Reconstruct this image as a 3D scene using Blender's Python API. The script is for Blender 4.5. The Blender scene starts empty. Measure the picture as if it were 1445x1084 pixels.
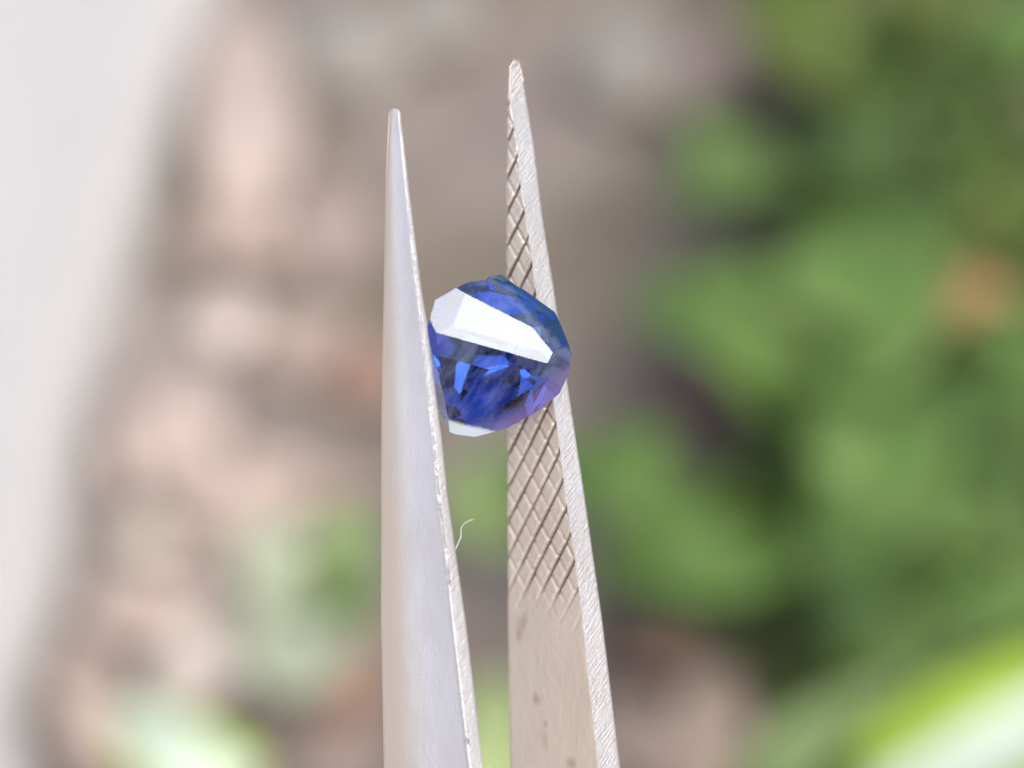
import bpy, bmesh, math, random
from mathutils import Vector, Matrix, noise

# ------------------------------------------------------------------ camera, sky, sun, exposure
scene = bpy.context.scene
C = scene.collection
K = 3.0e-5            # metres per photo pixel at the focus distance
FOCUS = 0.12          # camera to gemstone, metres
PITCH = math.radians(50)
CAM = Vector((0, 0, 0.46))
RIGHT = Vector((1, 0, 0))
FWD = Vector((0, math.cos(PITCH), -math.sin(PITCH)))
UP = Vector((0, math.sin(PITCH), math.cos(PITCH)))
BACK = -FWD
ROT = Matrix((RIGHT, UP, BACK)).transposed()      # columns: right, up, towards the camera

cd = bpy.data.cameras.new('camera')
cam = bpy.data.objects.new('camera', cd)
C.objects.link(cam)
cam.matrix_world = Matrix.Translation(CAM) @ ROT.to_4x4()
cd.sensor_width = 36
cd.lens = 36 * FOCUS / (1445 * K)
cd.clip_start = 0.005
cd.clip_end = 100
cd.dof.use_dof = True
cd.dof.focus_distance = FOCUS + 0.0002
cd.dof.aperture_fstop = 24.5
scene.camera = cam

SUN = Vector((0.28, -0.38, 0.87)).normalized()     # towards the sun
w = bpy.data.worlds.new('World')
scene.world = w
w.use_nodes = True
nt = w.node_tree
bg = nt.nodes['Background']
sky = nt.nodes.new('ShaderNodeTexSky')
sky.sky_type = 'NISHITA'
sky.sun_disc = False
sky.sun_elevation = math.asin(SUN.z)
sky.sun_rotation = math.atan2(SUN.x, SUN.y)
sky.air_density = 1.0
sky.dust_density = 7.0
sky.ozone_density = 1.0
nt.links.new(sky.outputs[0], bg.inputs[0])
bg.inputs[1].default_value = 0.15
sd = bpy.data.lights.new('sun', 'SUN')
sd.energy = 0.8
sd.angle = math.radians(50)
sd.color = (1.0, 0.965, 0.91)
so = bpy.data.objects.new('sun', sd)
C.objects.link(so)
so.rotation_euler = SUN.to_track_quat('Z', 'Y').to_euler()
so.location = (0.3, 0, 2)

vs = scene.view_settings
vs.view_transform = 'Standard'
vs.look = 'None'
vs.gamma = 1
vs.use_curve_mapping = False
vs.exposure = 0.5
scene.render.engine = 'CYCLES'
cy = scene.cycles
cy.use_denoising = True
cy.use_adaptive_sampling = True
cy.adaptive_threshold = 0.02
cy.max_bounces = 18
cy.transmission_bounces = 16
cy.glossy_bounces = 8
cy.diffuse_bounces = 3
cy.caustics_refractive = False
cy.sample_clamp_indirect = 6

# ------------------------------------------------------------------ helpers
def tag(o, label=None, cat=None, group=None, kind=None):
    if label: o['label'] = label
    if cat: o['category'] = cat
    if group: o['group'] = group
    if kind: o['kind'] = kind
    return o

def mesh_obj(name, verts, faces, mats, parent=None, smooth=True, fmat=None):
    me = bpy.data.meshes.new(name)
    me.from_pydata([tuple(v) for v in verts], [], faces)
    for m in (mats if isinstance(mats, (list, tuple)) else [mats]):
        me.materials.append(m)
    me.polygons.foreach_set('use_smooth', [smooth] * len(me.polygons))
    if fmat: me.polygons.foreach_set('material_index', fmat)
    me.update()
    o = bpy.data.objects.new(name, me)
    C.objects.link(o)
    if parent: o.parent = parent
    return o

def empty(name, loc, rot=None):
    o = bpy.data.objects.new(name, None)
    C.objects.link(o)
    o.empty_display_size = 0.01
    m = Matrix.Translation(loc)
    if rot is not None: m = m @ rot.to_4x4()
    o.matrix_world = m
    return o

def ray(px, py):
    return (RIGHT * ((px - 722.5) * K) - UP * ((py - 542) * K) + FWD * FOCUS) / FOCUS

def at(px, py, h=0.0):
    """point at height h above the ground seen along that photo direction"""
    r = ray(px, py)
    return CAM + r * ((h - CAM.z) / r.z)

def interp(tab, y):
    if y <= tab[0][0]: return tab[0][1]
    for (a, b), (c, d) in zip(tab, tab[1:]):
        if y <= c: return b + (d - b) * (y - a) / (c - a)
    (a, b), (c, d) = tab[-2], tab[-1]
    return d + (d - b) / (c - a) * (y - c)

def sm(a, b, x):
    t = min(1, max(0, (x - a) / (b - a)))
    return t * t * (3 - 2 * t)

class NT:
    def __init__(s, name):
        s.m = bpy.data.materials.new(name); s.m.use_nodes = True
        s.t = s.m.node_tree; s.b = s.t.nodes['Principled BSDF']
        s.out = s.t.nodes['Material Output']
    def n(s, typ, **kw):
        o = s.t.nodes.new(typ)
        for k, v in kw.items():
            if k in o.inputs: o.inputs[k].default_value = v
            else: setattr(o, k, v)
        return o
    def l(s, a, b): s.t.links.new(a, b)
    def coords(s, scale=(1, 1, 1), rot=(0, 0, 0), src='Object'):
        c = s.n('ShaderNodeTexCoord'); m = s.n('ShaderNodeMapping')
        m.inputs['Scale'].default_value = scale; m.inputs['Rotation'].default_value = rot
        s.l(c.outputs[src], m.inputs[0]); return m.outputs[0]
    def noise(s, vec, scale, detail=4, rough=0.55):
        n = s.n('ShaderNodeTexNoise'); s.l(vec, n.inputs['Vector'])
        n.inputs['Scale'].default_value = scale; n.inputs['Detail'].default_value = detail
        n.inputs['Roughness'].default_value = rough
        return n.outputs['Fac']
    def ramp(s, fac, stops):
        r = s.n('ShaderNodeValToRGB'); s.l(fac, r.inputs[0])
        e = r.color_ramp.elements
        while len(e) < len(stops): e.new(0.5)
        for i, (p, c) in enumerate(stops):
            e[i].position = p; e[i].color = (*c, 1)
        return r.outputs[0]
    def mix(s, fac, a, b):
        m = s.n('ShaderNodeMix', data_type='RGBA')
        for sock, v in ((m.inputs[0], fac), (m.inputs[6], a), (m.inputs[7], b)):
            if isinstance(v, bpy.types.NodeSocket): s.l(v, sock)
            elif isinstance(v, tuple): sock.default_value = (*v, 1)
            else: sock.default_value = v
        return m.outputs[2]
    def bump(s, h, dist, strength=1.0, prev=None):
        b = s.n('ShaderNodeBump'); s.l(h, b.inputs['Height'])
        b.inputs['Distance'].default_value = dist; b.inputs['Strength'].default_value = strength
        if prev: s.l(prev, b.inputs['Normal'])
        return b.outputs[0]

ZPIX = FOCUS / K
def P(px, py, z):
    """photo direction at z photo pixels in front of the focus plane, in the camera-aligned frame"""
    f = (ZPIX - z) * K / ZPIX
    return Vector(((px - 722.5) * f, -(py - 542) * f, z * K))

TW_BASE = Vector(P(640, 1900, 0))

# ------------------------------------------------------------------ materials
def steel(name, base, rough, kind, metal=0.6):
    t = NT(name)
    b = t.b
    b.inputs['Metallic'].default_value = metal
    stain = t.noise(t.coords((1, 0.45, 1)), 420, 5, 0.6)
    fine = t.noise(t.coords((1, 0.6, 1)), 2600, 3, 0.6)
    col = t.mix(t.ramp(stain, [(0.40, (0, 0, 0)), (0.72, (1, 1, 1))]), base, tuple(c * f for c, f in zip(base, (0.90, 0.875, 0.85))))
    if kind == 'inner':
        spots = t.noise(t.coords((1, 0.5, 1)), 760, 2, 0.5)
        col = t.mix(t.ramp(spots, [(0.66, (0, 0, 0)), (0.78, (0.5, 0.5, 0.5))]), col, (0.40, 0.27, 0.18))
        tc = t.n('ShaderNodeTexCoord')
        for (x_, y_, z_, r_) in ((808, 1076, -66, 15), (775, 1020, -100, 9), (800, 955, -70, 8), (760, 985, -110, 16), (833, 1150, -60, 20)):
            dn = t.n('ShaderNodeVectorMath', operation='DISTANCE'); t.l(tc.outputs['Object'], dn.inputs[0])
            dn.inputs[1].default_value = P(x_, y_, z_) - TW_BASE
            ad = t.n('ShaderNodeMath', operation='MULTIPLY_ADD'); t.l(spots, ad.inputs[0]); ad.inputs[1].default_value = -r_ * K * 2.2; t.l(dn.outputs['Value'], ad.inputs[2])
            mr = t.n('ShaderNodeMapRange'); t.l(ad.outputs[0], mr.inputs[0])
            mr.inputs[1].default_value = -r_ * K * 0.2; mr.inputs[2].default_value = -r_ * K * 1.0; mr.inputs[3].default_value = 0; mr.inputs[4].default_value = 0.8
            col = t.mix(mr.outputs[0], col, (0.36, 0.22, 0.13))
        at_ = t.n('ShaderNodeAttribute', attribute_name='groove_tint')
        col = t.mix(at_.outputs['Fac'], col, (0.19, 0.135, 0.105))  # browner where the knurl is cut deeper
    if kind == 'outer':                                          # cream ground reflection painted along one margin, sky-cool tone elsewhere
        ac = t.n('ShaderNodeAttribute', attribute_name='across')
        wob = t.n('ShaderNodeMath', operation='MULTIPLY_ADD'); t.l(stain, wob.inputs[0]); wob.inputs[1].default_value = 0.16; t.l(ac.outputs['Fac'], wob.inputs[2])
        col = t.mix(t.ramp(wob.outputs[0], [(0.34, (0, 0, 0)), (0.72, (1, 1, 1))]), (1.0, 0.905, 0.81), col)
    t.l(col, b.inputs['Base Color'])
    rr = t.n('ShaderNodeMapRange'); t.l(fine, rr.inputs[0])
    rr.inputs[3].default_value = rough - 0.06; rr.inputs[4].default_value = rough + 0.08
    t.l(rr.outputs[0], b.inputs['Roughness'])
    grain = t.noise(t.coords(), 7000, 2, 0.5)
    n = t.bump(grain, 2.6e-5 if kind == 'outer' else 2.2e-5, 0.6, t.bump(fine, 2.4e-5, 0.4))
    lm = t.n('ShaderNodeMapping', vector_type='TEXTURE'); lm.inputs['Rotation'].default_value = (0, 0, math.radians(84)); lm.inputs['Scale'].default_value = (3e-3, 9e-5, 3e-3)
    lc = t.n('ShaderNodeTexCoord'); t.l(lc.outputs['Object'], lm.inputs[0])
    n = t.bump(t.noise(lm.outputs[0], 1.0, 2, 0.5), 1.6e-5, 0.5, n)
    if kind in ('side', 'outer'):
        # slanted filing strokes
        c = t.n('ShaderNodeTexCoord'); m = t.n('ShaderNodeMapping', vector_type='TEXTURE')
        m.inputs['Rotation'].default_value = (0, 0, math.radians(50))
        m.inputs['Scale'].default_value = (7e-4, 8e-5, 7e-4) if kind == 'side' else (6e-4, 1.6e-4, 6e-4)
        t.l(c.outputs['Object'], m.inputs[0])
        st = t.noise(m.outputs[0], 1.0, 3, 0.6)
        n = t.bump(st, 8e-5 if kind == 'side' else 0.9e-5, 0.9 if kind == 'side' else 0.3, n)
    t.l(n, b.inputs['Normal'])
    return t.m

M_INNER = steel('steel_inner_face', (0.93, 0.85, 0.765), 0.40, 'inner', 0.6)
M_SIDE = steel('steel_filed_edge', (0.76, 0.76, 0.765), 0.38, 'side', 0.7)
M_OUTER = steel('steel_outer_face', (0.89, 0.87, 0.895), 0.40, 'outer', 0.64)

def gem_mat():
    t = NT('blue_sapphire')
    b = t.b
    b.inputs['Base Color'].default_value = (0.93, 0.95, 1, 1)
    b.inputs['Specular Tint'].default_value = (0.74, 0.86, 0.97, 1)
    b.inputs['Transmission Weight'].default_value = 1
    b.inputs['IOR'].default_value = 1.77
    b.inputs['Roughness'].default_value = 0.015
    # facet reflections painted into the tint: violet towards the bottom, teal towards the top
    tc = t.n('ShaderNodeTexCoord'); sx = t.n('ShaderNodeSeparateXYZ'); t.l(tc.outputs['Object'], sx.inputs[0])
    zn = t.noise(t.coords((1, 1, 1)), 700, 2, 0.5)
    ma = t.n('ShaderNodeMath', operation='MULTIPLY_ADD'); t.l(sx.outputs[1], ma.inputs[0]); ma.inputs[1].default_value = 1 / (100 * K); t.l(zn, ma.inputs[2])
    zone = t.ramp(ma.outputs[0], [(0.0, (1.0, 0.62, 1.0)), (0.25, (0.94, 0.84, 1.0)), (0.6, (0.92, 0.96, 1.0)), (0.95, (0.62, 0.86, 0.97))])
    t.l(zone, b.inputs['Base Color'])
    h = t.noise(t.coords((1, 1, 1)), 1500, 3, 0.6)
    t.l(t.bump(h, 6e-6, 0.12), b.inputs['Normal'])
    # thin film of dust and skin oil on the polished faces
    fc = t.n('ShaderNodeTexCoord'); fm_ = t.n('ShaderNodeMapping', vector_type='TEXTURE')
    fm_.inputs['Rotation'].default_value = (0, 0, math.radians(58)); fm_.inputs['Scale'].default_value = (2.2e-3, 7e-4, 1.2e-3)
    t.l(fc.outputs['Object'], fm_.inputs[0])
    film = t.noise(fm_.outputs[0], 1.0, 5, 0.7)
    fac = t.n('ShaderNodeMapRange'); t.l(film, fac.inputs[0]); fac.inputs[1].default_value = 0.38; fac.inputs[2].default_value = 0.75
    fac.inputs[3].default_value = 0.0; fac.inputs[4].default_value = 0.17
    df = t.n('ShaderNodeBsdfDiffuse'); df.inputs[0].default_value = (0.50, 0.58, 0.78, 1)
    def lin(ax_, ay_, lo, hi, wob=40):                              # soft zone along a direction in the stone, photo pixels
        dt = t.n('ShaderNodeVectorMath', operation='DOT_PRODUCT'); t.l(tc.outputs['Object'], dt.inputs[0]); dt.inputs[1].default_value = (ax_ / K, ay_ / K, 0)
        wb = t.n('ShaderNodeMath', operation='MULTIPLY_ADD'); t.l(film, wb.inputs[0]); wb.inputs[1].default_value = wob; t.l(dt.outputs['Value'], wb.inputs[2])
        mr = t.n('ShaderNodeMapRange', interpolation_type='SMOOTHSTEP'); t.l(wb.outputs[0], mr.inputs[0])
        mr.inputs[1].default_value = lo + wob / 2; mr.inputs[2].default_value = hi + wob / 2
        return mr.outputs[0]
    vio = lin(0.62, -0.78, 54, 88)                         # pinkish ground reflection painted as a violet zone
    rim = lin(-0.25, -0.97, 101, 109, 9)                      # pale light through the bottom edge, painted
    tea = lin(0.70, 0.71, 58, 80)                          # dark upper facet reflection painted as a teal zone
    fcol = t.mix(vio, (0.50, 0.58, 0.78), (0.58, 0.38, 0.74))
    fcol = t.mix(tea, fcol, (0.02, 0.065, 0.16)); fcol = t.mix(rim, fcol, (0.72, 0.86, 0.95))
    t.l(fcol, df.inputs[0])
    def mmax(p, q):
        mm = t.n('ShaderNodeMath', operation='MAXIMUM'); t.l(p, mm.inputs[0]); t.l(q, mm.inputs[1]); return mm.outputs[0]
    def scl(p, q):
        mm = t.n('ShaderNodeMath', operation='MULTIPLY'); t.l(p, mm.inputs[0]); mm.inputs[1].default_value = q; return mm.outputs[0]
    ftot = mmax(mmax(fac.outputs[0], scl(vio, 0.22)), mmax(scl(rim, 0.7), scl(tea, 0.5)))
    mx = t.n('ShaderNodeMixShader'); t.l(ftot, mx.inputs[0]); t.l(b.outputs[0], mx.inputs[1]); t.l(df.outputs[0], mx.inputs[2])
    t.l(mx.outputs[0], t.out.inputs[0])
    va = t.n('ShaderNodeVolumeAbsorption')
    va.inputs['Color'].default_value = (0.015, 0.40, 0.86, 1)
    va.inputs['Density'].default_value = 415
    t.l(va.outputs[0], t.out.inputs['Volume'])
    return t.m
M_GEM = gem_mat()

def leaf_mat(name, base, dark, edge=None, gloss=0.4, trans=0.35, margin=0.225):
    """leaf: uv.x across the blade, uv.y along it"""
    t = NT(name); b = t.b
    v = t.coords()
    n = t.noise(v, 70, 3, 0.5)
    col = t.mix(t.ramp(n, [(0.35, (0, 0, 0)), (0.68, (1, 1, 1))]), base, dark)
    if edge:
        uv = t.coords(src='UV'); sx = t.n('ShaderNodeSeparateXYZ'); t.l(uv, sx.inputs[0])
        a = t.n('ShaderNodeMath', operation='SUBTRACT'); t.l(sx.outputs[0], a.inputs[0]); a.inputs[1].default_value = 0.5
        a2 = t.n('ShaderNodeMath', operation='ABSOLUTE'); t.l(a.outputs[0], a2.inputs[0])
        a3 = t.n('ShaderNodeMath', operation='MULTIPLY_ADD'); t.l(n, a3.inputs[0]); a3.inputs[1].default_value = 0.08; t.l(a2.outputs[0], a3.inputs[2])
        col = t.mix(t.ramp(a3.outputs[0], [(margin, (0, 0, 0)), (margin + 0.06, (1, 1, 1))]), col, edge)
    t.l(col, b.inputs['Base Color'])
    b.inputs['Roughness'].default_value = gloss
    b.inputs['Specular IOR Level'].default_value = 0.4
    tr = t.n('ShaderNodeBsdfTranslucent'); t.l(col, tr.inputs[0])
    mx = t.n('ShaderNodeMixShader'); mx.inputs[0].default_value = trans
    t.l(b.outputs[0], mx.inputs[1]); t.l(tr.outputs[0], mx.inputs[2]); t.l(mx.outputs[0], t.out.inputs[0])
    return t.m

def rough_mat(name, a, c, scale, bump=0.0006, rough=0.85):
    t = NT(name); b = t.b
    v = t.coords()
    n = t.noise(v, scale, 5, 0.6)
    t.l(t.ramp(n, [(0.3, a), (0.7, c)]), b.inputs['Base Color'])
    b.inputs['Roughness'].default_value = rough
    b.inputs['Specular IOR Level'].default_value = 0.25
    t.l(t.bump(n, bump, 0.6), b.inputs['Normal'])
    return t.m

# ------------------------------------------------------------------ ground
def ground():
    t = NT('soil'); b = t.b
    v = t.coords()
    n1 = t.noise(v, 28, 4, 0.55); n2 = t.noise(v, 170, 5, 0.6); n3 = t.noise(v, 9, 2, 0.5)
    c1 = t.ramp(n1, [(0.32, (0.16, 0.138, 0.13)), (0.5, (0.225, 0.20, 0.186)), (0.68, (0.30, 0.275, 0.258))])
    c2 = t.mix(t.ramp(n2, [(0.4, (0, 0, 0)), (0.7, (0.7, 0.7, 0.7))]), c1, (0.26, 0.225, 0.21))
    c3 = t.mix(t.ramp(n3, [(0.45, (0, 0, 0)), (0.62, (0.5, 0.5, 0.5))]), c2, (0.15, 0.135, 0.085))
    sx = t.n('ShaderNodeSeparateXYZ'); t.l(v, sx.inputs[0])
    right_pos = t.n('ShaderNodeMath', operation='MULTIPLY_ADD'); t.l(n3, right_pos.inputs[0]); right_pos.inputs[1].default_value = 0.10; t.l(sx.outputs[0], right_pos.inputs[2])
    right_mix = t.ramp(right_pos.outputs[0], [(0.055, (0, 0, 0)), (0.115, (1, 1, 1))])  # soil turns darker towards the right
    c3 = t.mix(right_mix, c3, t.mix(t.ramp(n1, [(0.35, (0, 0, 0)), (0.65, (1, 1, 1))]), (0.145, 0.122, 0.10), (0.20, 0.175, 0.142)))
    t.l(c3, b.inputs['Base Color'])
    b.inputs['Roughness'].default_value = 0.95
    b.inputs['Specular IOR Level'].default_value = 0.15
    t.l(t.bump(n2, 0.002, 0.8), b.inputs['Normal'])
    vs_, fs = [], []
    n = 150
    for i in range(n + 1):
        for j in range(n + 1):
            a = (i / n * 2 - 1); c = (j / n * 2 - 1)
            x = a * 0.28 + math.copysign(abs(a) ** 5, a) * 5.7; y = 0.38 + c * 0.28 + math.copysign(abs(c) ** 5, c) * 5.7
            q = Vector((x * 30, y * 30, 0))
            z = (noise.noise(q) * 0.004 + noise.noise(q * 4) * 0.0018) * (1 if abs(a) < 0.97 and abs(c) < 0.97 else 0) - 0.003
            vs_.append((x, y, z))
    for i in range(n):
        for j in range(n):
            p = i * (n + 1) + j
            fs.append((p, p + n + 1, p + n + 2, p + 1))
    tag(mesh_obj('ground', vs_, fs, t.m), 'brown soil ground, blurred behind the tweezers', None, None, 'structure')
ground()

# ------------------------------------------------------------------ white cloth along the left
def cloth():
    edge = [(372, -160), (330, -60), (300, 30), (262, 140), (225, 260), (190, 370), (152, 500), (122, 610), (106, 700), (94, 800),
            (66, 900), (36, 985), (30, 1040), (55, 1100), (80, 1180), (110, 1280), (130, 1400)]
    pts = [at(x, y, 0.0) for x, y in edge]
    # resample
    rows = []
    for a, b_ in zip(pts, pts[1:]):
        for k in range(6): rows.append(a.lerp(b_, k / 6))
    for _ in range(3):
        rows = [rows[0]] + [(rows[i - 1] + rows[i] * 2 + rows[i + 1]) / 4 for i in range(1, len(rows) - 1)] + [rows[-1]]
    vs_, fs = [], []
    nc = 70
    for i, p in enumerate(rows):
        for j in range(nc + 1):
            o = (j / nc) ** 1.6 * 0.34
            r, H = 0.012, 0.012
            h = H * math.sqrt(max(0, 1 - (1 - min(o, r) / r) ** 2)) + max(0, o - r) * -0.04
            q = Vector((p.x * 10 - o * 9, p.y * 5, 1.3))
            h += (noise.noise(q) * 0.010 + noise.noise(q * 2.3) * 0.003) * sm(0.0, 0.06, o)
            vs_.append((p.x - o, p.y - 0.06 * o, h - 0.002))
        vs_.append((p.x - 0.345, p.y - 0.02, -0.004))
    m = nc + 2
    for i in range(len(rows) - 1):
        for j in range(m - 1):
            fs.append((i * m + j, i * m + j + 1, (i + 1) * m + j + 1, (i + 1) * m + j))
    fs.append(tuple(range(m))[::-1]); fs.append(tuple((len(rows) - 1) * m + j for j in range(m)))
    t = NT('white_cotton'); b = t.b
    v = t.coords()
    t.l(t.ramp(t.noise(v, 40, 3), [(0.3, (0.43, 0.43, 0.43)), (0.7, (0.455, 0.455, 0.455))]), b.inputs['Base Color'])
    b.inputs['Roughness'].default_value = 0.9; b.inputs['Specular IOR Level'].default_value = 0.2
    b.inputs['Sheen Weight'].default_value = 0.15
    wv = t.n('ShaderNodeTexWave', bands_direction='DIAGONAL'); t.l(v, wv.inputs['Vector']); wv.inputs['Scale'].default_value = 900
    t.l(t.bump(wv.outputs['Fac'], 0.0002, 0.3), b.inputs['Normal'])
    tag(mesh_obj('white_cloth', vs_, fs, t.m), 'blurred white cloth spread along the whole left edge', 'cloth')
cloth()

# ------------------------------------------------------------------ litter and plants
M_DRY = [rough_mat('dry_leaf_pale', (0.39, 0.315, 0.275), (0.47, 0.395, 0.355), 60),
         rough_mat('dry_leaf_peach', (0.43, 0.34, 0.285), (0.51, 0.415, 0.36), 60),
         rough_mat('dry_leaf_cream', (0.54, 0.47, 0.41), (0.63, 0.57, 0.51), 60),
         rough_mat('dry_leaf_brown', (0.17, 0.10, 0.085), (0.25, 0.16, 0.14), 60),
         rough_mat('dry_leaf_tan', (0.32, 0.25, 0.21), (0.42, 0.34, 0.295), 60),
         rough_mat('dry_leaf_orange', (0.30, 0.17, 0.08), (0.38, 0.235, 0.11), 60),
         rough_mat('dry_leaf_mauve', (0.28, 0.22, 0.195), (0.35, 0.285, 0.255), 60),
         rough_mat('dry_leaf_rust', (0.29, 0.185, 0.145), (0.37, 0.25, 0.205), 60)]
M_STONE = [rough_mat('stone_pinkish', (0.62, 0.53, 0.48), (0.70, 0.61, 0.56), 80),
           rough_mat('stone_tan', (0.54, 0.48, 0.40), (0.62, 0.56, 0.48), 80),
           rough_mat('stone_grey', (0.235, 0.225, 0.205), (0.285, 0.275, 0.255), 80)]
M_LEAF = [leaf_mat('leaf_fresh', (0.175, 0.31, 0.08), (0.135, 0.25, 0.058)),
          leaf_mat('leaf_deep', (0.105, 0.19, 0.055), (0.08, 0.155, 0.045)),
          leaf_mat('leaf_pale', (0.34, 0.46, 0.20), (0.26, 0.38, 0.14)),
          leaf_mat('leaf_olive', (0.16, 0.22, 0.045), (0.11, 0.16, 0.035)),
          leaf_mat('leaf_pale_centre', (0.78, 0.88, 0.76), (0.72, 0.84, 0.70), edge=(0.42, 0.60, 0.08), gloss=0.3),  # pale centre with a lime margin
          leaf_mat('leaf_mint', (0.56, 0.63, 0.47), (0.48, 0.55, 0.40)),
          leaf_mat('leaf_lime', (0.52, 0.63, 0.30), (0.46, 0.58, 0.25)),
          leaf_mat('leaf_bluish', (0.19, 0.31, 0.10), (0.15, 0.25, 0.075))]

M_LEAF.append(leaf_mat('leaf_wide_pale_centre', (0.78, 0.88, 0.76), (0.72, 0.84, 0.70), edge=(0.42, 0.60, 0.08), gloss=0.3, margin=0.37))

def solid(o, th=0.0004):
    m = o.modifiers.new('thickness', 'SOLIDIFY'); m.thickness = th; m.offset = 0

def blade(name, path, width, mat, parent=None, fold=0.12, tilt=0.0, tip=0.08, wave=0.0, th=0.0004, seed=0, nu=20, nw=8):
    """curved leaf: path = [(px, py, h)], width in photo pixels at that place; the blade swells and tapers along the path"""
    ctl = [at(x, y, h) for x, y, h in path]
    def pos(s):                              # Catmull-Rom
        n = len(ctl) - 1; f = min(s * n, n - 1e-6); i = int(f); t = f - i
        p0 = ctl[max(0, i - 1)]; p1 = ctl[i]; p2 = ctl[i + 1]; p3 = ctl[min(n, i + 2)]
        return 0.5 * ((2 * p1) + (p2 - p0) * t + (2 * p0 - 5 * p1 + 4 * p2 - p3) * t * t + (3 * p1 - p0 - 3 * p2 + p3) * t ** 3)
    d = (ctl[len(ctl) // 2] - CAM).length
    W = width * K * d / FOCUS
    vs_, fs, uv = [], [], []
    for i in range(nu + 1):
        s = i / nu
        p = pos(s); tg = (pos(min(1, s + 0.02)) - pos(max(0, s - 0.02))).normalized()
        side = tg.cross(Vector((0, 0, 1)));  side.normalize()
        nrm = side.cross(tg).normalized()
        if tilt: side = (side * math.cos(tilt) + nrm * math.sin(tilt)).normalized(); nrm = side.cross(tg).normalized()
        prof = max(tip, math.sin(math.pi * min(1, s * 0.94 + 0.05)) ** 0.62)
        for j in range(nw + 1):
            a = j / nw * 2 - 1
            z = abs(a) * fold * W + (math.sin(s * 17 + seed + a * 1.5) * wave * W * abs(a))
            vs_.append(p + side * (a * W / 2 * prof) + nrm * z * prof); uv.append((j / nw, s))
    for i in range(nu):
        for j in range(nw):
            q = i * (nw + 1) + j
            fs.append((q, q + 1, q + nw + 2, q + nw + 1))
    if parent is not None:
        inv = parent.matrix_world.inverted(); vs_ = [inv @ v for v in vs_]
    else:
        base = vs_[nw // 2].copy(); vs_ = [v - base for v in vs_]
    o = mesh_obj(name, vs_, fs, mat, parent)
    if parent is None: o.location = base
    ul = o.data.uv_layers.new(name='UVMap')
    for lp in o.data.loops: ul.data[lp.index].uv = uv[lp.vertex_index]
    solid(o, th)
    return o

def stem(pts, r, mat, parent, name='stem'):
    n = 7; vs_, fs = [], []
    for i, p in enumerate(pts):
        tg = (pts[min(i + 1, len(pts) - 1)] - pts[max(0, i - 1)]).normalized()
        a = tg.orthogonal().normalized(); b_ = tg.cross(a)
        rr = r * (1 - 0.5 * i / len(pts))
        for k in range(n):
            t = k / n * 2 * math.pi
            vs_.append(p + a * math.cos(t) * rr + b_ * math.sin(t) * rr)
    for i in range(len(pts) - 1):
        for k in range(n):
            fs.append((i * n + k, i * n + (k + 1) % n, (i + 1) * n + (k + 1) % n, (i + 1) * n + k))
    fs.append(tuple(range(n))[::-1]); fs.append(tuple((len(pts) - 1) * n + k for k in range(n)))
    if parent is not None:
        inv = parent.matrix_world.inverted(); vs_ = [inv @ v for v in vs_]
    return mesh_obj(name, vs_, fs, mat, parent)

def plant(name, label, cat, root_px, leaves, group=None):
    base = at(*root_px, 0)
    e = empty(name, base)
    bpy.context.view_layer.update()
    tag(e, label, cat, group)
    for i, (path, wd, mi, kw) in enumerate(leaves):
        blade('leaf', path, wd * (1.25 if name == 'leafy_weed' else 1), M_LEAF[mi], e, seed=i * 2.1, **kw)
        s = at(*path[0])
        mid = base.lerp(s, 0.5) + Vector((0, 0, 0.004 + 0.25 * abs(s.z)))
        stem([base + Vector((0, 0, -0.003)), base.lerp(mid, 0.6), mid, mid.lerp(s, 0.6), s], 0.0011, M_LEAF[0], e)
    return e

def stone(label, px, py, rx, ry, mat, cat='stone', name='pebble', flat=0.55, group=None):
    c = at(px, py, 0.004); d = (c - CAM).length; u = K * d / FOCUS
    bm = bmesh.new(); bmesh.ops.create_icosphere(bm, subdivisions=3, radius=1)
    rnd = Vector((px * 0.13, py * 0.07, 3))
    sx, sy = rx * u, ry * u / math.sin(PITCH + 0.05)
    for v in bm.verts:
        k = 1 + 0.16 * noise.noise(v.co * 1.2 + rnd) + 0.05 * noise.noise(v.co * 3 + rnd)
        v.co = Vector((v.co.x * sx * k, v.co.y * sy * k, v.co.z * min(sx, sy) * flat * k))
    me = bpy.data.meshes.new(name); bm.to_mesh(me); bm.free()
    me.materials.append(mat); me.polygons.foreach_set('use_smooth', [True] * len(me.polygons))
    o = bpy.data.objects.new(name, me); C.objects.link(o)
    o.location = c + Vector((0, 0, min(sx, sy) * flat * 0.4 - 0.004))
    return tag(o, label, cat, group)

G_DRY = 'dry leaves on the soil'
def dry(label, path, wd, mi, **kw):
    return tag(blade('dry_leaf', path, wd, M_DRY[mi], None, fold=0.06, wave=0.03, seed=path[0][0], **kw), label, 'dry leaf', G_DRY)

dry('long upright pinkish dry leaf beside the top of the white cloth', [(335, 20, .004), (345, 120, .010), (350, 220, .012), (335, 345, .004)], 150, 0)
stone('round pale pink pebble between white cloth and steel tweezer arm', 322, 447, 44, 42, M_STONE[0], group='pebbles on the soil')
dry('pale pinkish dry leaf just below the round pale pebble', [(265, 510, .004), (255, 580, .012), (250, 680, .005)], 140, 0)
dry('large peach dry leaf left of the dark soil gap by the tweezers', [(245, 640, .004), (330, 690, .014), (440, 660, .006)], 150, 1)
stone('tan pebble below the peach leaf beside the white cloth', 215, 745, 48, 42, M_STONE[1], group='pebbles on the soil')
dry('salmon pink dry leaf low beside the white cloth', [(120, 840, .004), (200, 860, .010), (310, 845, .004)], 110, 1)
dry('cream dry leaf above the pale leaf at the bottom edge', [(205, 970, .004), (290, 920, .012), (360, 850, .004)], 150, 2)
dry('wide pinkish dry leaf between the long leaf and round pebble', [(240, 345, .004), (320, 330, .008), (420, 365, .004)], 110, 4)
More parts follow.
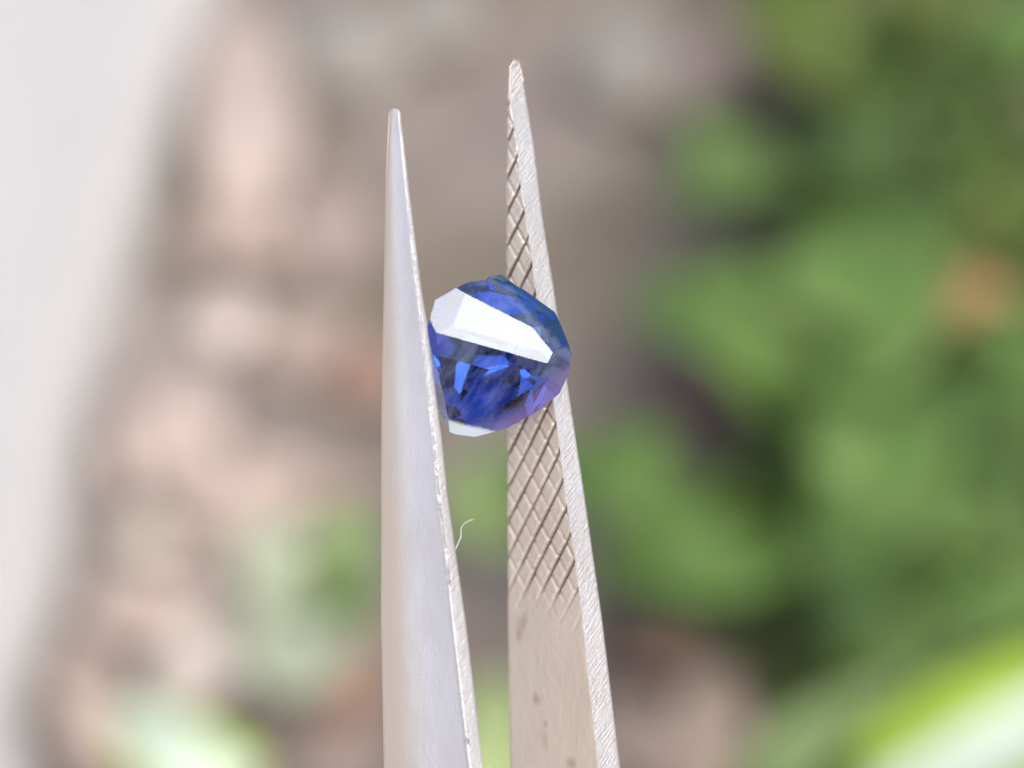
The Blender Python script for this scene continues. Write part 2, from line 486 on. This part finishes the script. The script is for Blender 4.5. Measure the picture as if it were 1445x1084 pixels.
dry('peach dry leaf at the lower edge next to the white cloth', [(80, 1010, .004), (140, 1020, .009), (200, 1090, .004)], 110, 1)
stone('large light grey stone at the top, right of the long dry leaf', 490, 70, 95, 75, M_STONE[2], group='grey stones at the top')
stone('light grey stone at the top between the two tweezer tips', 620, 20, 70, 60, M_STONE[2], group='grey stones at the top')
stone('beige grey stone at the top, right of the longer tweezer tip', 880, 85, 80, 75, M_STONE[2], group='grey stones at the top')
dry('upright tan dry leaf at the bottom edge, right of the tweezers', [(995, 1150, .004), (1000, 1050, .012), (1005, 925, .006)], 115, 4)
dry('dark reddish brown dry leaf right of the tweezers near the bottom', [(870, 900, .004), (930, 900, .010), (1010, 930, .004)], 130, 3)
tag(blade('orange_leaf', [(1305, 418, .03), (1370, 420, .034), (1436, 424, .03)], 120, M_DRY[5], None, fold=0.05), 'small round orange brown leaf near the right edge', 'dry leaf')
dry('mauve brown dry leaf right of the long pinkish leaf', [(420, 250, .004), (465, 310, .009), (470, 400, .004)], 100, 6)
dry('rust brown dry leaf touching the plain tweezer arm beside the gemstone', [(470, 560, .004), (520, 530, .008), (590, 540, .004)], 95, 7)
dry('brownish pink dry leaf right of the round pale pebble', [(400, 540, .004), (430, 480, .008), (490, 440, .004)], 95, 4)
dry('pale pink dry leaf under the peach leaf', [(250, 830, .004), (310, 790, .009), (400, 770, .004)], 110, 0)
dry('tan dry leaf between the peach leaf and the pale seedling', [(395, 720, .004), (450, 690, .008), (520, 690, .004)], 80, 4)
dry('rust brown dry leaf low between the seedling and plain tweezer arm', [(450, 1030, .004), (490, 980, .009), (520, 900, .004)], 95, 7)
dry('mauve dry leaf at the bottom edge left of the plain tweezer arm', [(400, 1060, .004), (470, 1080, .008), (560, 1080, .004)], 90, 6)
dry('brown dry leaf against the lower part of the white cloth', [(95, 900, .004), (120, 960, .008), (120, 1020, .004)], 85, 4)
dry('pale dry leaf wedged between white cloth and peach leaf', [(170, 560, .004), (185, 620, .008), (175, 700, .004)], 70, 0)
dry('mauve brown dry leaf behind the bottom of the patterned tweezer arm', [(860, 980, .004), (900, 1040, .008), (900, 1110, .004)], 90, 6)
dry('reddish dry leaf in the dark gap of the big green weed', [(930, 540, .004), (980, 560, .008), (1040, 600, .004)], 70, 3)
dry('tan dry leaf at the top edge beside the beige grey stone', [(930, 150, .004), (990, 110, .008), (1040, 40, .004)], 90, 6)

def ground_cover():
    rnd = random.Random(11)
    vs_, fs, fm = [], [], []
    while len(fs) < 2600:
        px, py = rnd.uniform(820, 1560), rnd.uniform(-120, 1200)
        dens = (1 if py > 430 else 0.22) * sm(880, 1230, px + 0.10 * (py - 400)) * (0.35 + 0.65 * sm(-0.12, 0.15, noise.noise(Vector((px * 0.008, py * 0.008, 4)))))
        if 900 < px < 1130 and 480 < py < 680: dens *= 0.03
        if py > 850 and px < 1190: dens *= 0.04
        if 860 < px < 1160 and 290 < py < 400: dens *= 0.15
        if rnd.random() > dens: continue
        p = at(px, py, rnd.uniform(0.001, 0.014))
        a = rnd.uniform(0, 6.28); l = rnd.uniform(0.004, 0.009); tz = rnd.uniform(-0.5, 0.5)
        u = Vector((math.cos(a), math.sin(a), tz)) * l; v = Vector((-math.sin(a), math.cos(a), rnd.uniform(-.4, .4))) * l * 0.4
        k = len(vs_)
        vs_ += [p - u, p - u * 0.2 - v, p + u, p - u * 0.2 + v]; fs.append((k, k + 1, k + 2, k + 3)); fm.append(rnd.choice((0, 0, 1, 2)))
    o = mesh_obj('ground_cover', vs_, fs, [M_LEAF[1], M_LEAF[3], M_LEAF[0]], None, False, fm)
    tag(o, 'low dark green ground cover on the soil at the right', 'ground cover', None, 'stuff')
ground_cover()

# green weed whose leaves bend round a dark gap
plant('leafy_weed', 'big green weed whose leaves curl round a dark gap, right of tweezers', 'weed', (1130, 640), [
    ([(1130, 600, .03), (1060, 470, .045), (980, 430, .045), (890, 420, .035)], 150, 0, {}),
    ([(1160, 540, .03), (1200, 470, .05), (1220, 370, .05), (1190, 300, .04)], 190, 0, {}),
    ([(1190, 520, .03), (1240, 600, .05), (1220, 700, .05), (1140, 780, .04)], 170, 0, {}),
    ([(1130, 760, .03), (1040, 790, .05), (930, 780, .05), (830, 800, .04)], 130, 0, {}),
    ([(1000, 740, .03), (930, 690, .05), (860, 660, .05), (800, 640, .045)], 140, 0, {}),
    ([(1170, 420, .03), (1110, 470, .04), (1050, 520, .04)], 110, 0, {}),
])
plant('leafy_weed', 'green weed at upper right with one broad leaf and a darker one', 'weed', (1150, 300), [
    ([(1140, 250, .02), (1060, 225, .04), (990, 235, .045), (930, 270, .035)], 150, 7, {}),
    ([(1120, 210, .02), (1190, 190, .035), (1250, 230, .035)], 150, 1, {}),
    ([(1230, 260, .02), (1270, 310, .035), (1280, 400, .03)], 110, 1, {}),
])
plant('leafy_weed', 'olive green weed along the top edge at upper right', 'weed', (1240, 150), [
    ([(1240, 150, .01), (1190, 90, .035), (1120, 20, .04), (1060, -30, .04)], 150, 3, {}),
    ([(1240, 140, .01), (1300, 20, .035), (1330, -60, .04)], 100, 3, {}),
    ([(1380, 130, .01), (1430, 60, .03), (1470, 0, .03)], 90, 0, {}),
])
plant('leafy_weed', 'dense green weed at the lower right beside the bright striped leaf', 'weed', (1330, 760), [
    ([(1300, 760, .02), (1260, 780, .04), (1180, 840, .045), (1130, 900, .03)], 150, 1, {}),
    ([(1320, 830, .02), (1260, 870, .04), (1200, 940, .035)], 150, 7, {}),
    ([(1340, 800, .02), (1390, 820, .04), (1460, 860, .04)], 160, 0, {}),
    ([(1340, 700, .02), (1380, 660, .04), (1450, 640, .04)], 150, 1, {}),
    ([(1330, 690, .02), (1330, 620, .04), (1370, 540, .04)], 130, 1, {}),
    ([(1400, 560, .02), (1430, 500, .04), (1470, 440, .03)], 120, 0, {}),
    ([(1300, 740, .02), (1330, 720, .04), (1400, 760, .04)], 120, 0, {}),
])
plant('leafy_weed', 'small olive sprig at the right edge above the orange leaf', 'weed', (1460, 330), [
    ([(1450, 330, .01), (1430, 290, .03), (1420, 240, .03)], 90, 3, {}),
    ([(1460, 330, .01), (1400, 330, .03), (1340, 350, .03)], 90, 3, {}),
])
plant('leafy_weed', 'pale green seedling left of the tweezers near the bottom', 'seedling', (430, 850), [
    ([(440, 850, .01), (420, 900, .02), (425, 985, .022)], 135, 5, {}),
    ([(440, 840, .01), (400, 800, .02), (370, 740, .02)], 110, 5, {}),
    ([(450, 840, .01), (480, 780, .02), (510, 720, .02)], 90, 2, {}),
    ([(450, 850, .01), (490, 850, .018), (530, 840, .015)], 80, 0, {}),
])
plant('leafy_weed', 'green sprig showing between the two tweezer arms below the gemstone', 'sprig', (730, 760), [
    ([(740, 770, .01), (700, 720, .03), (660, 650, .03)], 120, 2, {}),
    ([(740, 760, .01), (760, 700, .03), (740, 620, .03)], 110, 0, {}),
])
plant('striped_leaf_plant', 'bright pale leaf with lime margin sweeping across the lower right corner', 'leaf', (1000, 1330), [
    ([(960, 1390, .01), (1120, 1240, .13), (1340, 1105, .155), (1560, 975, .155), (1790, 850, .14)], 300, 4, dict(tilt=0.25, tip=0.1)),
    ([(1000, 1330, .01), (1060, 1160, .05), (1150, 1040, .06), (1280, 960, .05)], 110, 2, dict(tilt=0.2)),
])
plant('striped_leaf_plant', 'pale mint leaf with lime margin at the bottom edge, left of tweezers', 'leaf', (420, 1330), [
    ([(420, 1330, .01), (350, 1190, .11), (270, 1090, .125), (175, 995, .12)], 175, 8, dict(tip=0.3)),
])
plant('striped_leaf_plant', 'pale lime leaf at the bottom edge between the tweezer arms', 'leaf', (700, 1300), [
    ([(700, 1300, .01), (700, 1150, .04), (700, 1050, .045), (695, 955, .04)], 130, 6, dict(tip=0.3)),
])

# ------------------------------------------------------------------ tweezers
focus_pt = CAM + FWD * FOCUS
tw = empty('tweezers', focus_pt + ROT @ TW_BASE, ROT)
tag(tw, 'silver steel tweezers with crosshatched inner face gripping the blue stone', 'tweezers')

def jit(y, k, amp):
    return amp * (noise.noise(Vector((y * 0.11, k, 0))) + 0.7 * noise.noise(Vector((y * 0.33, k, 5))))

def tine(XL, XM, XR, ytip, zmid, slope, groove, crease, mats, bev=0.8, zt=0.0):
    ys, y = [], ytip
    while y < ytip + 16: ys.append(y); y += 0.8
    while y < 900: ys.append(y); y += 1.7
    while y < 1120: ys.append(y); y += 5
    while y < 1950: ys.append(y); y += 25
    NF, NS = (64, 14)
    vs_, fs, fm, gr = [], [], [], []
    for y in ys:
        tt = min(1, (y - ytip) / 7); cap = math.sqrt(max(0.0, 1 - (1 - tt) ** 2)) if tt < 1 else 1
        xl, xm, xr = interp(XL, y), interp(XM, y), interp(XR, y)
        cx = (xl + xr) / 2
        xl, xm, xr = [cx + (q - cx) * max(cap, 0.02) for q in (xl, xm, xr)]
        zo = zmid + (y - 500) * zt
        hw = (xm - xl) / 2
        zl, zm = zo - hw * slope, zo + hw * slope
        L = Vector((xl, zl)); Mq = Vector((xm, zm)); R = Vector((xr, zm - (xr - xm) * 0.95)); Kq = L + (R - Mq)
        fdir = (Mq - L); fn = Vector((-fdir.y, fdir.x)); fn = fn.normalized() if fn.length > 1e-9 else Vector((0, 1))
        if fn.y < 0: fn = -fn
        sdir = (R - Mq); sn = Vector((-sdir.y, sdir.x)).normalized()
        if sn.x < 0: sn = -sn
        ring = []; gring = [0.0] * (NF + 1 + NS + 10)
        bl = min(3.0, (xm - xl) * 0.2); br = min(bev, (xr - xm) * 0.45)
        # face L -> M
        for i in range(NF + 1):
            a = i / NF
            q = L.lerp(Mq, a)
            e0 = a * (xm - xl); e1 = (1 - a) * (xm - xl)
            drop = 0
            if e0 < bl * 2: drop += bl * (1 - math.sqrt(max(0, 1 - (1 - e0 / (bl * 2)) ** 2))) * 1.3
            if e1 < br: drop += br * (1 - math.sqrt(max(0, 1 - (1 - e1 / br) ** 2))) * 0.5
            if crease: drop += -crease(a, y) * (xm - xl)
            if groove:
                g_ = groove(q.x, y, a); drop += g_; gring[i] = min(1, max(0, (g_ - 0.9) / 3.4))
            else: drop += 0.25 * noise.noise(Vector((q.x * 0.06, y * 0.03, 1)))
            ring.append(q - fn * drop)
        # side M -> R
        for i in range(1, NS + 1):
            a = i / NS
            q = Mq.lerp(R, a)
            e0 = a * (xr - xm); e1 = (1 - a) * (xr - xm)
            drop = 0
            if e0 < br: drop += br * (1 - math.sqrt(max(0, 1 - (1 - e0 / br) ** 2))) * 0.5
            if e1 < br: drop += br * (1 - math.sqrt(max(0, 1 - (1 - e1 / br) ** 2))) * 0.6
            yy = y + q.x * 1.1
            drop += (0.25 * noise.noise(Vector((yy * 0.16, q.x * 0.02, 9))) + 0.4 * noise.noise(Vector((yy * 0.45, q.x * 0.05, 4)))) * cap * (0.35 + 0.65 * sm(0, 0.4, a))
            ring.append(q - sn * drop)
        for i in range(1, 7): ring.append(R.lerp(Kq, i / 6))
        for i in range(1, 5): ring.append(Kq.lerp(L, i / 5))
        gr += gring[:len(ring)]
        for q in ring: vs_.append(P(q.x, y, q.y) - TW_BASE)
    m = len(ring)
    for i in range(len(ys) - 1):
        for j in range(m):
            fs.append((i * m + j, (i + 1) * m + j, (i + 1) * m + (j + 1) % m, i * m + (j + 1) % m))
            fm.append(0 if j < (NF if bev < 2 else NF - 3) else 1 if j < NF + NS else 2)
    fs.append(tuple(range(m))); fm.append(1)
    fs.append(tuple((len(ys) - 1) * m + j for j in range(m))[::-1]); fm.append(1)
    o = mesh_obj('arm', vs_, fs, mats, tw, True, fm)
    if bev < 2:                                                  # crisp corner between face and filed edge
        sh = o.data.attributes.new('sharp_edge', 'BOOLEAN', 'EDGE')
        ev = [e.vertices[0] % m == NF and e.vertices[1] % m == NF for e in o.data.edges]
        sh.data.foreach_set('value', ev)
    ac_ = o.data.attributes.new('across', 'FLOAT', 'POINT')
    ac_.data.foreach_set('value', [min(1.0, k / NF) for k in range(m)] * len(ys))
    at_ = o.data.attributes.new('groove_tint', 'FLOAT', 'POINT')
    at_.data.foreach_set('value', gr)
    return o

def tri(v, wd):
    f = abs(v - round(v)) / wd
    return max(0.0, 1 - f)

def knurl(x, y, a):
    yu = -y + 8 * noise.noise(Vector((x * 0.01, y * 0.006, 2)))
    fade = sm(884, 790, y + (0.5 - a) * 40 + 25 * noise.noise(Vector((x * 0.05, y * 0.03, 8)))) * sm(120, 165, y)
    end = sm(1.0, 0.96, a)
    p1 = (yu - 2.05 * x) / 49
    p2 = (yu + 1.95 * x) / 44
    n1 = 0.85 + 0.6 * noise.noise(Vector((round(p1) * 3.1, y * 0.012, 1)))
    n2 = 0.75 + 0.8 * noise.noise(Vector((round(p2) * 2.3, y * 0.02, 7)))
    w1 = 0.125 + 0.05 * noise.noise(Vector((round(p1) * 1.7, y * 0.03, 11)))
    g = 6.5 * n1 * min(1, 1.6 * tri(p1, w1))
    g2 = 2.1 * n2 * min(1, 1.2 * tri(p2, 0.16))
    lip = 0.55 * max(0, tri(p1 - 0.19, 0.08)) + 0.35 * max(0, tri(p2 - 0.22, 0.08))
    return (max(g, g2) - lip * n1) * fade * end + 0.5 * noise.noise(Vector((x * 0.12, y * 0.08, 3))) + 0.3 * noise.noise(Vector((x * 0.4, y * 0.3, 3)))

RL = [(88, 722), (95, 718.5), (120, 717), (180, 714), (250, 712.5), (400, 712.5), (700, 714), (870, 714), (1077, 717)]
RM = [(88, 723), (95, 719.5), (143, 719), (206, 729), (259, 734), (335, 746), (420, 757), (500, 771), (624, 789), (707, 799), (779, 810), (868, 821), (1077, 843)]
RR = [(88, 734), (95, 735), (113, 738.5), (203, 753.5), (299, 765), (408, 782), (580, 807), (691, 824), (873, 850), (1077, 875)]
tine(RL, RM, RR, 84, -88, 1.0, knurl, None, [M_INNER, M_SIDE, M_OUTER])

LL = [(153, 549), (160, 548.5), (170, 547.5), (259, 543), (392, 540.5), (580, 537), (873, 536.5), (1077, 540.5)]
LM = [(153, 562), (170, 563), (272, 573), (408, 588), (449, 594), (538, 603), (622, 612), (699, 619), (790, 631), (873, 640), (1077, 664)]
LR = [(153, 565), (170, 567), (272, 578.5), (408, 596), (449, 603), (538, 614), (622, 625), (699, 633), (873, 658), (1077, 683)]
def crease(a, y):
    c = 0.34
    bulge = 0.06 * math.exp(-((a - c) / 0.30) ** 2)
    return bulge + 0.03 * math.sin(math.pi * a)
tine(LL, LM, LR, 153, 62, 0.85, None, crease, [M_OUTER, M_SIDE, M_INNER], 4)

# ------------------------------------------------------------------ gemstone (facets cut by planes, photo pixels about its centre)
def gem():
    planes = []
    def through(a, b_, c, outward=None):
        a, b_, c = Vector(a), Vector(b_), Vector(c)
        n = (b_ - a).cross(c - a).normalized()
        if n.dot(a) < 0: n = -n
        planes.append((n, n.dot(a)))
    def pl(n, d):
        planes.append((Vector(n).normalized(), d))
    sc_ = Vector((SUN.dot(RIGHT), SUN.dot(UP), SUN.dot(BACK)))
    NB = (sc_ + Vector((0, 0, 1))).normalized()              # tilted half way to the bright part of the sky
    A = Vector((-73, 30, 60))
    pl(NB, NB.dot(A))                                            # broad bright facet
    def on_band(x, y): return Vector((x, y, (NB.dot(A) - NB.x * x - NB.y * y) / NB.z))
    F_, D_, C_, B_ = on_band(-51, 89), on_band(46, 40), on_band(74, 5), on_band(67, -9)
    A2, B2 = on_band(-70, 44), on_band(70, 0)
    through(A, B_, (-50, -95, 2))                               # table below the band
    through(F_, D_, (-10, 114, -6))                              # lavender facet above the band
    through(D_, C_, (84, 66, -2))                                # dark upper right
    through(C_, B_, (102, -4, 8))                                # right tip
    through(B_, (46, -40, 32), (92, -42, -6))                     # violet lower right
    through((46, -40, 32), (-15, -80, 10), (15, -98, -16))
    through((-20, -84, 8), (-72, -84, 8), (-50, -112, -14))      # bright bottom
    through((-76, -80, 8), (-84, -10, 40), (-96, -40, 0))
    through((-92, -4, 30), on_band(-97, 40) - Vector((0, 0, 3)), (-104, 10, 8))
    through(on_band(-93, 74), on_band(-97, 40), (-105, 50, 22))
    n2 = (NB + Vector((-0.016, -0.055, 0))).normalized(); planes.append((n2, n2.dot(on_band(0, 23))))     # narrow strip along the ridge
    n3 = (NB + Vector((-0.05, 0.02, 0))).normalized(); planes.append((n3, n3.dot(on_band(-58, 60))))    # left end of the band
    # girdle
    out = [(-100, 44), (-89, 78), (-55, 98), (-22, 114), (12, 113), (43, 96), (79, 70), (98, 33), (103, -3), (98, -27), (85, -52), (55, -77),
           (10, -102), (-35, -114), (-70, -109), (-88, -82), (-97, -27), (-103, 20)]
    for (x0, y0), (x1, y1) in zip(out, out[1:] + out[:1]):
        n = Vector((-(y1 - y0), x1 - x0, 0)).normalized()
        if n.dot(Vector((x0, y0, 0))) < 0: n = -n
        planes.append((n, n.dot(Vector((x0, y0, 0)))))
    # pavilion: three tiers behind
    ax = Vector((0.22, 0.20, -1)).normalized()
    e1 = ax.orthogonal().normalized(); e2 = ax.cross(e1)
    rnd = random.Random(221)
    for k, (num, tilt_, d) in enumerate(((9, 66, 101), (7, 43, 78))):
        for i in range(num):
            t = (i + 0.5 * (k % 2)) / num * 2 * math.pi + rnd.uniform(-.16, .16)
            a = math.radians(tilt_ + rnd.uniform(-5, 5))
            pl((e1 * math.cos(t) + e2 * math.sin(t)) * math.sin(a) + ax * math.cos(a), d + rnd.uniform(-7, 7))
    bm = bmesh.new(); bmesh.ops.create_cube(bm, size=800)
    for n, d in planes:
        bmesh.ops.bisect_plane(bm, geom=bm.verts[:] + bm.edges[:] + bm.faces[:], dist=1e-4, plane_co=n * d, plane_no=n, clear_outer=True)
        ed = [e for e in bm.edges if e.is_boundary]
        if ed: bmesh.ops.holes_fill(bm, edges=ed, sides=0)
    bmesh.ops.remove_doubles(bm, verts=bm.verts[:], dist=0.05)
    bmesh.ops.recalc_face_normals(bm, faces=bm.faces[:])
    f = K
    for v in bm.verts: v.co = v.co * f
    me = bpy.data.meshes.new('gemstone'); bm.to_mesh(me); bm.free()
    me.materials.append(M_GEM)
    o = bpy.data.objects.new('gemstone', me); C.objects.link(o)
    o.matrix_world = Matrix.Translation(focus_pt + ROT @ P(705, 503, 0)) @ ROT.to_4x4()
    # small rough lump left on the girdle at the top
    bm = bmesh.new(); rn = random.Random(4)
    for i in range(16):
        t = rn.uniform(0, 6.283); u = rn.uniform(-1, 1)
        bm.verts.new((-2 + 34 * math.cos(t) * math.sqrt(1 - u * u) + rn.uniform(-4, 4), 104 + 13 * math.sin(t) * math.sqrt(1 - u * u), -34 + 22 * u))
    bmesh.ops.convex_hull(bm, input=bm.verts[:])
    bmesh.ops.delete(bm, geom=[v for v in bm.verts if not v.link_faces], context='VERTS')
    bmesh.ops.recalc_face_normals(bm, faces=bm.faces[:])
    for v in bm.verts: v.co = v.co * f
    m2 = bpy.data.meshes.new('rough_girdle'); bm.to_mesh(m2); bm.free(); m2.materials.append(M_GEM)
    g2 = bpy.data.objects.new('rough_girdle', m2); C.objects.link(g2); g2.parent = o
    tag(o, 'faceted blue sapphire gemstone held between the tweezer tips', 'gemstone')
gem()

# ------------------------------------------------------------------ lint fibre on the tweezer edge
def lint():
    p = [(643, 775, 66), (647, 765, 66), (651, 757, 66), (650, 748, 68), (653, 741, 70), (659, 736, 71), (668, 733, 70)]
    c = [P(*q) for q in p]
    pts = []
    for i in range(len(c) - 1):
        for k in range(4): pts.append(c[i].lerp(c[i + 1], k / 4))
    pts.append(c[-1])
    for _ in range(2): pts = [pts[0]] + [(pts[i - 1] + pts[i] * 2 + pts[i + 1]) / 4 for i in range(1, len(pts) - 1)] + [pts[-1]]
    base = pts[0].copy()
    t = NT('lint'); t.b.inputs['Base Color'].default_value = (0.8, 0.8, 0.76, 1); t.b.inputs['Roughness'].default_value = 0.5
    o = stem([q - base for q in pts], 0.62 * K, t.m, None, 'lint_fibre')
    o.matrix_world = Matrix.Translation(focus_pt + ROT @ base) @ ROT.to_4x4()
    tag(o, 'tiny curled white lint fibre on the edge of the plain tweezer arm', 'fibre')
lint()
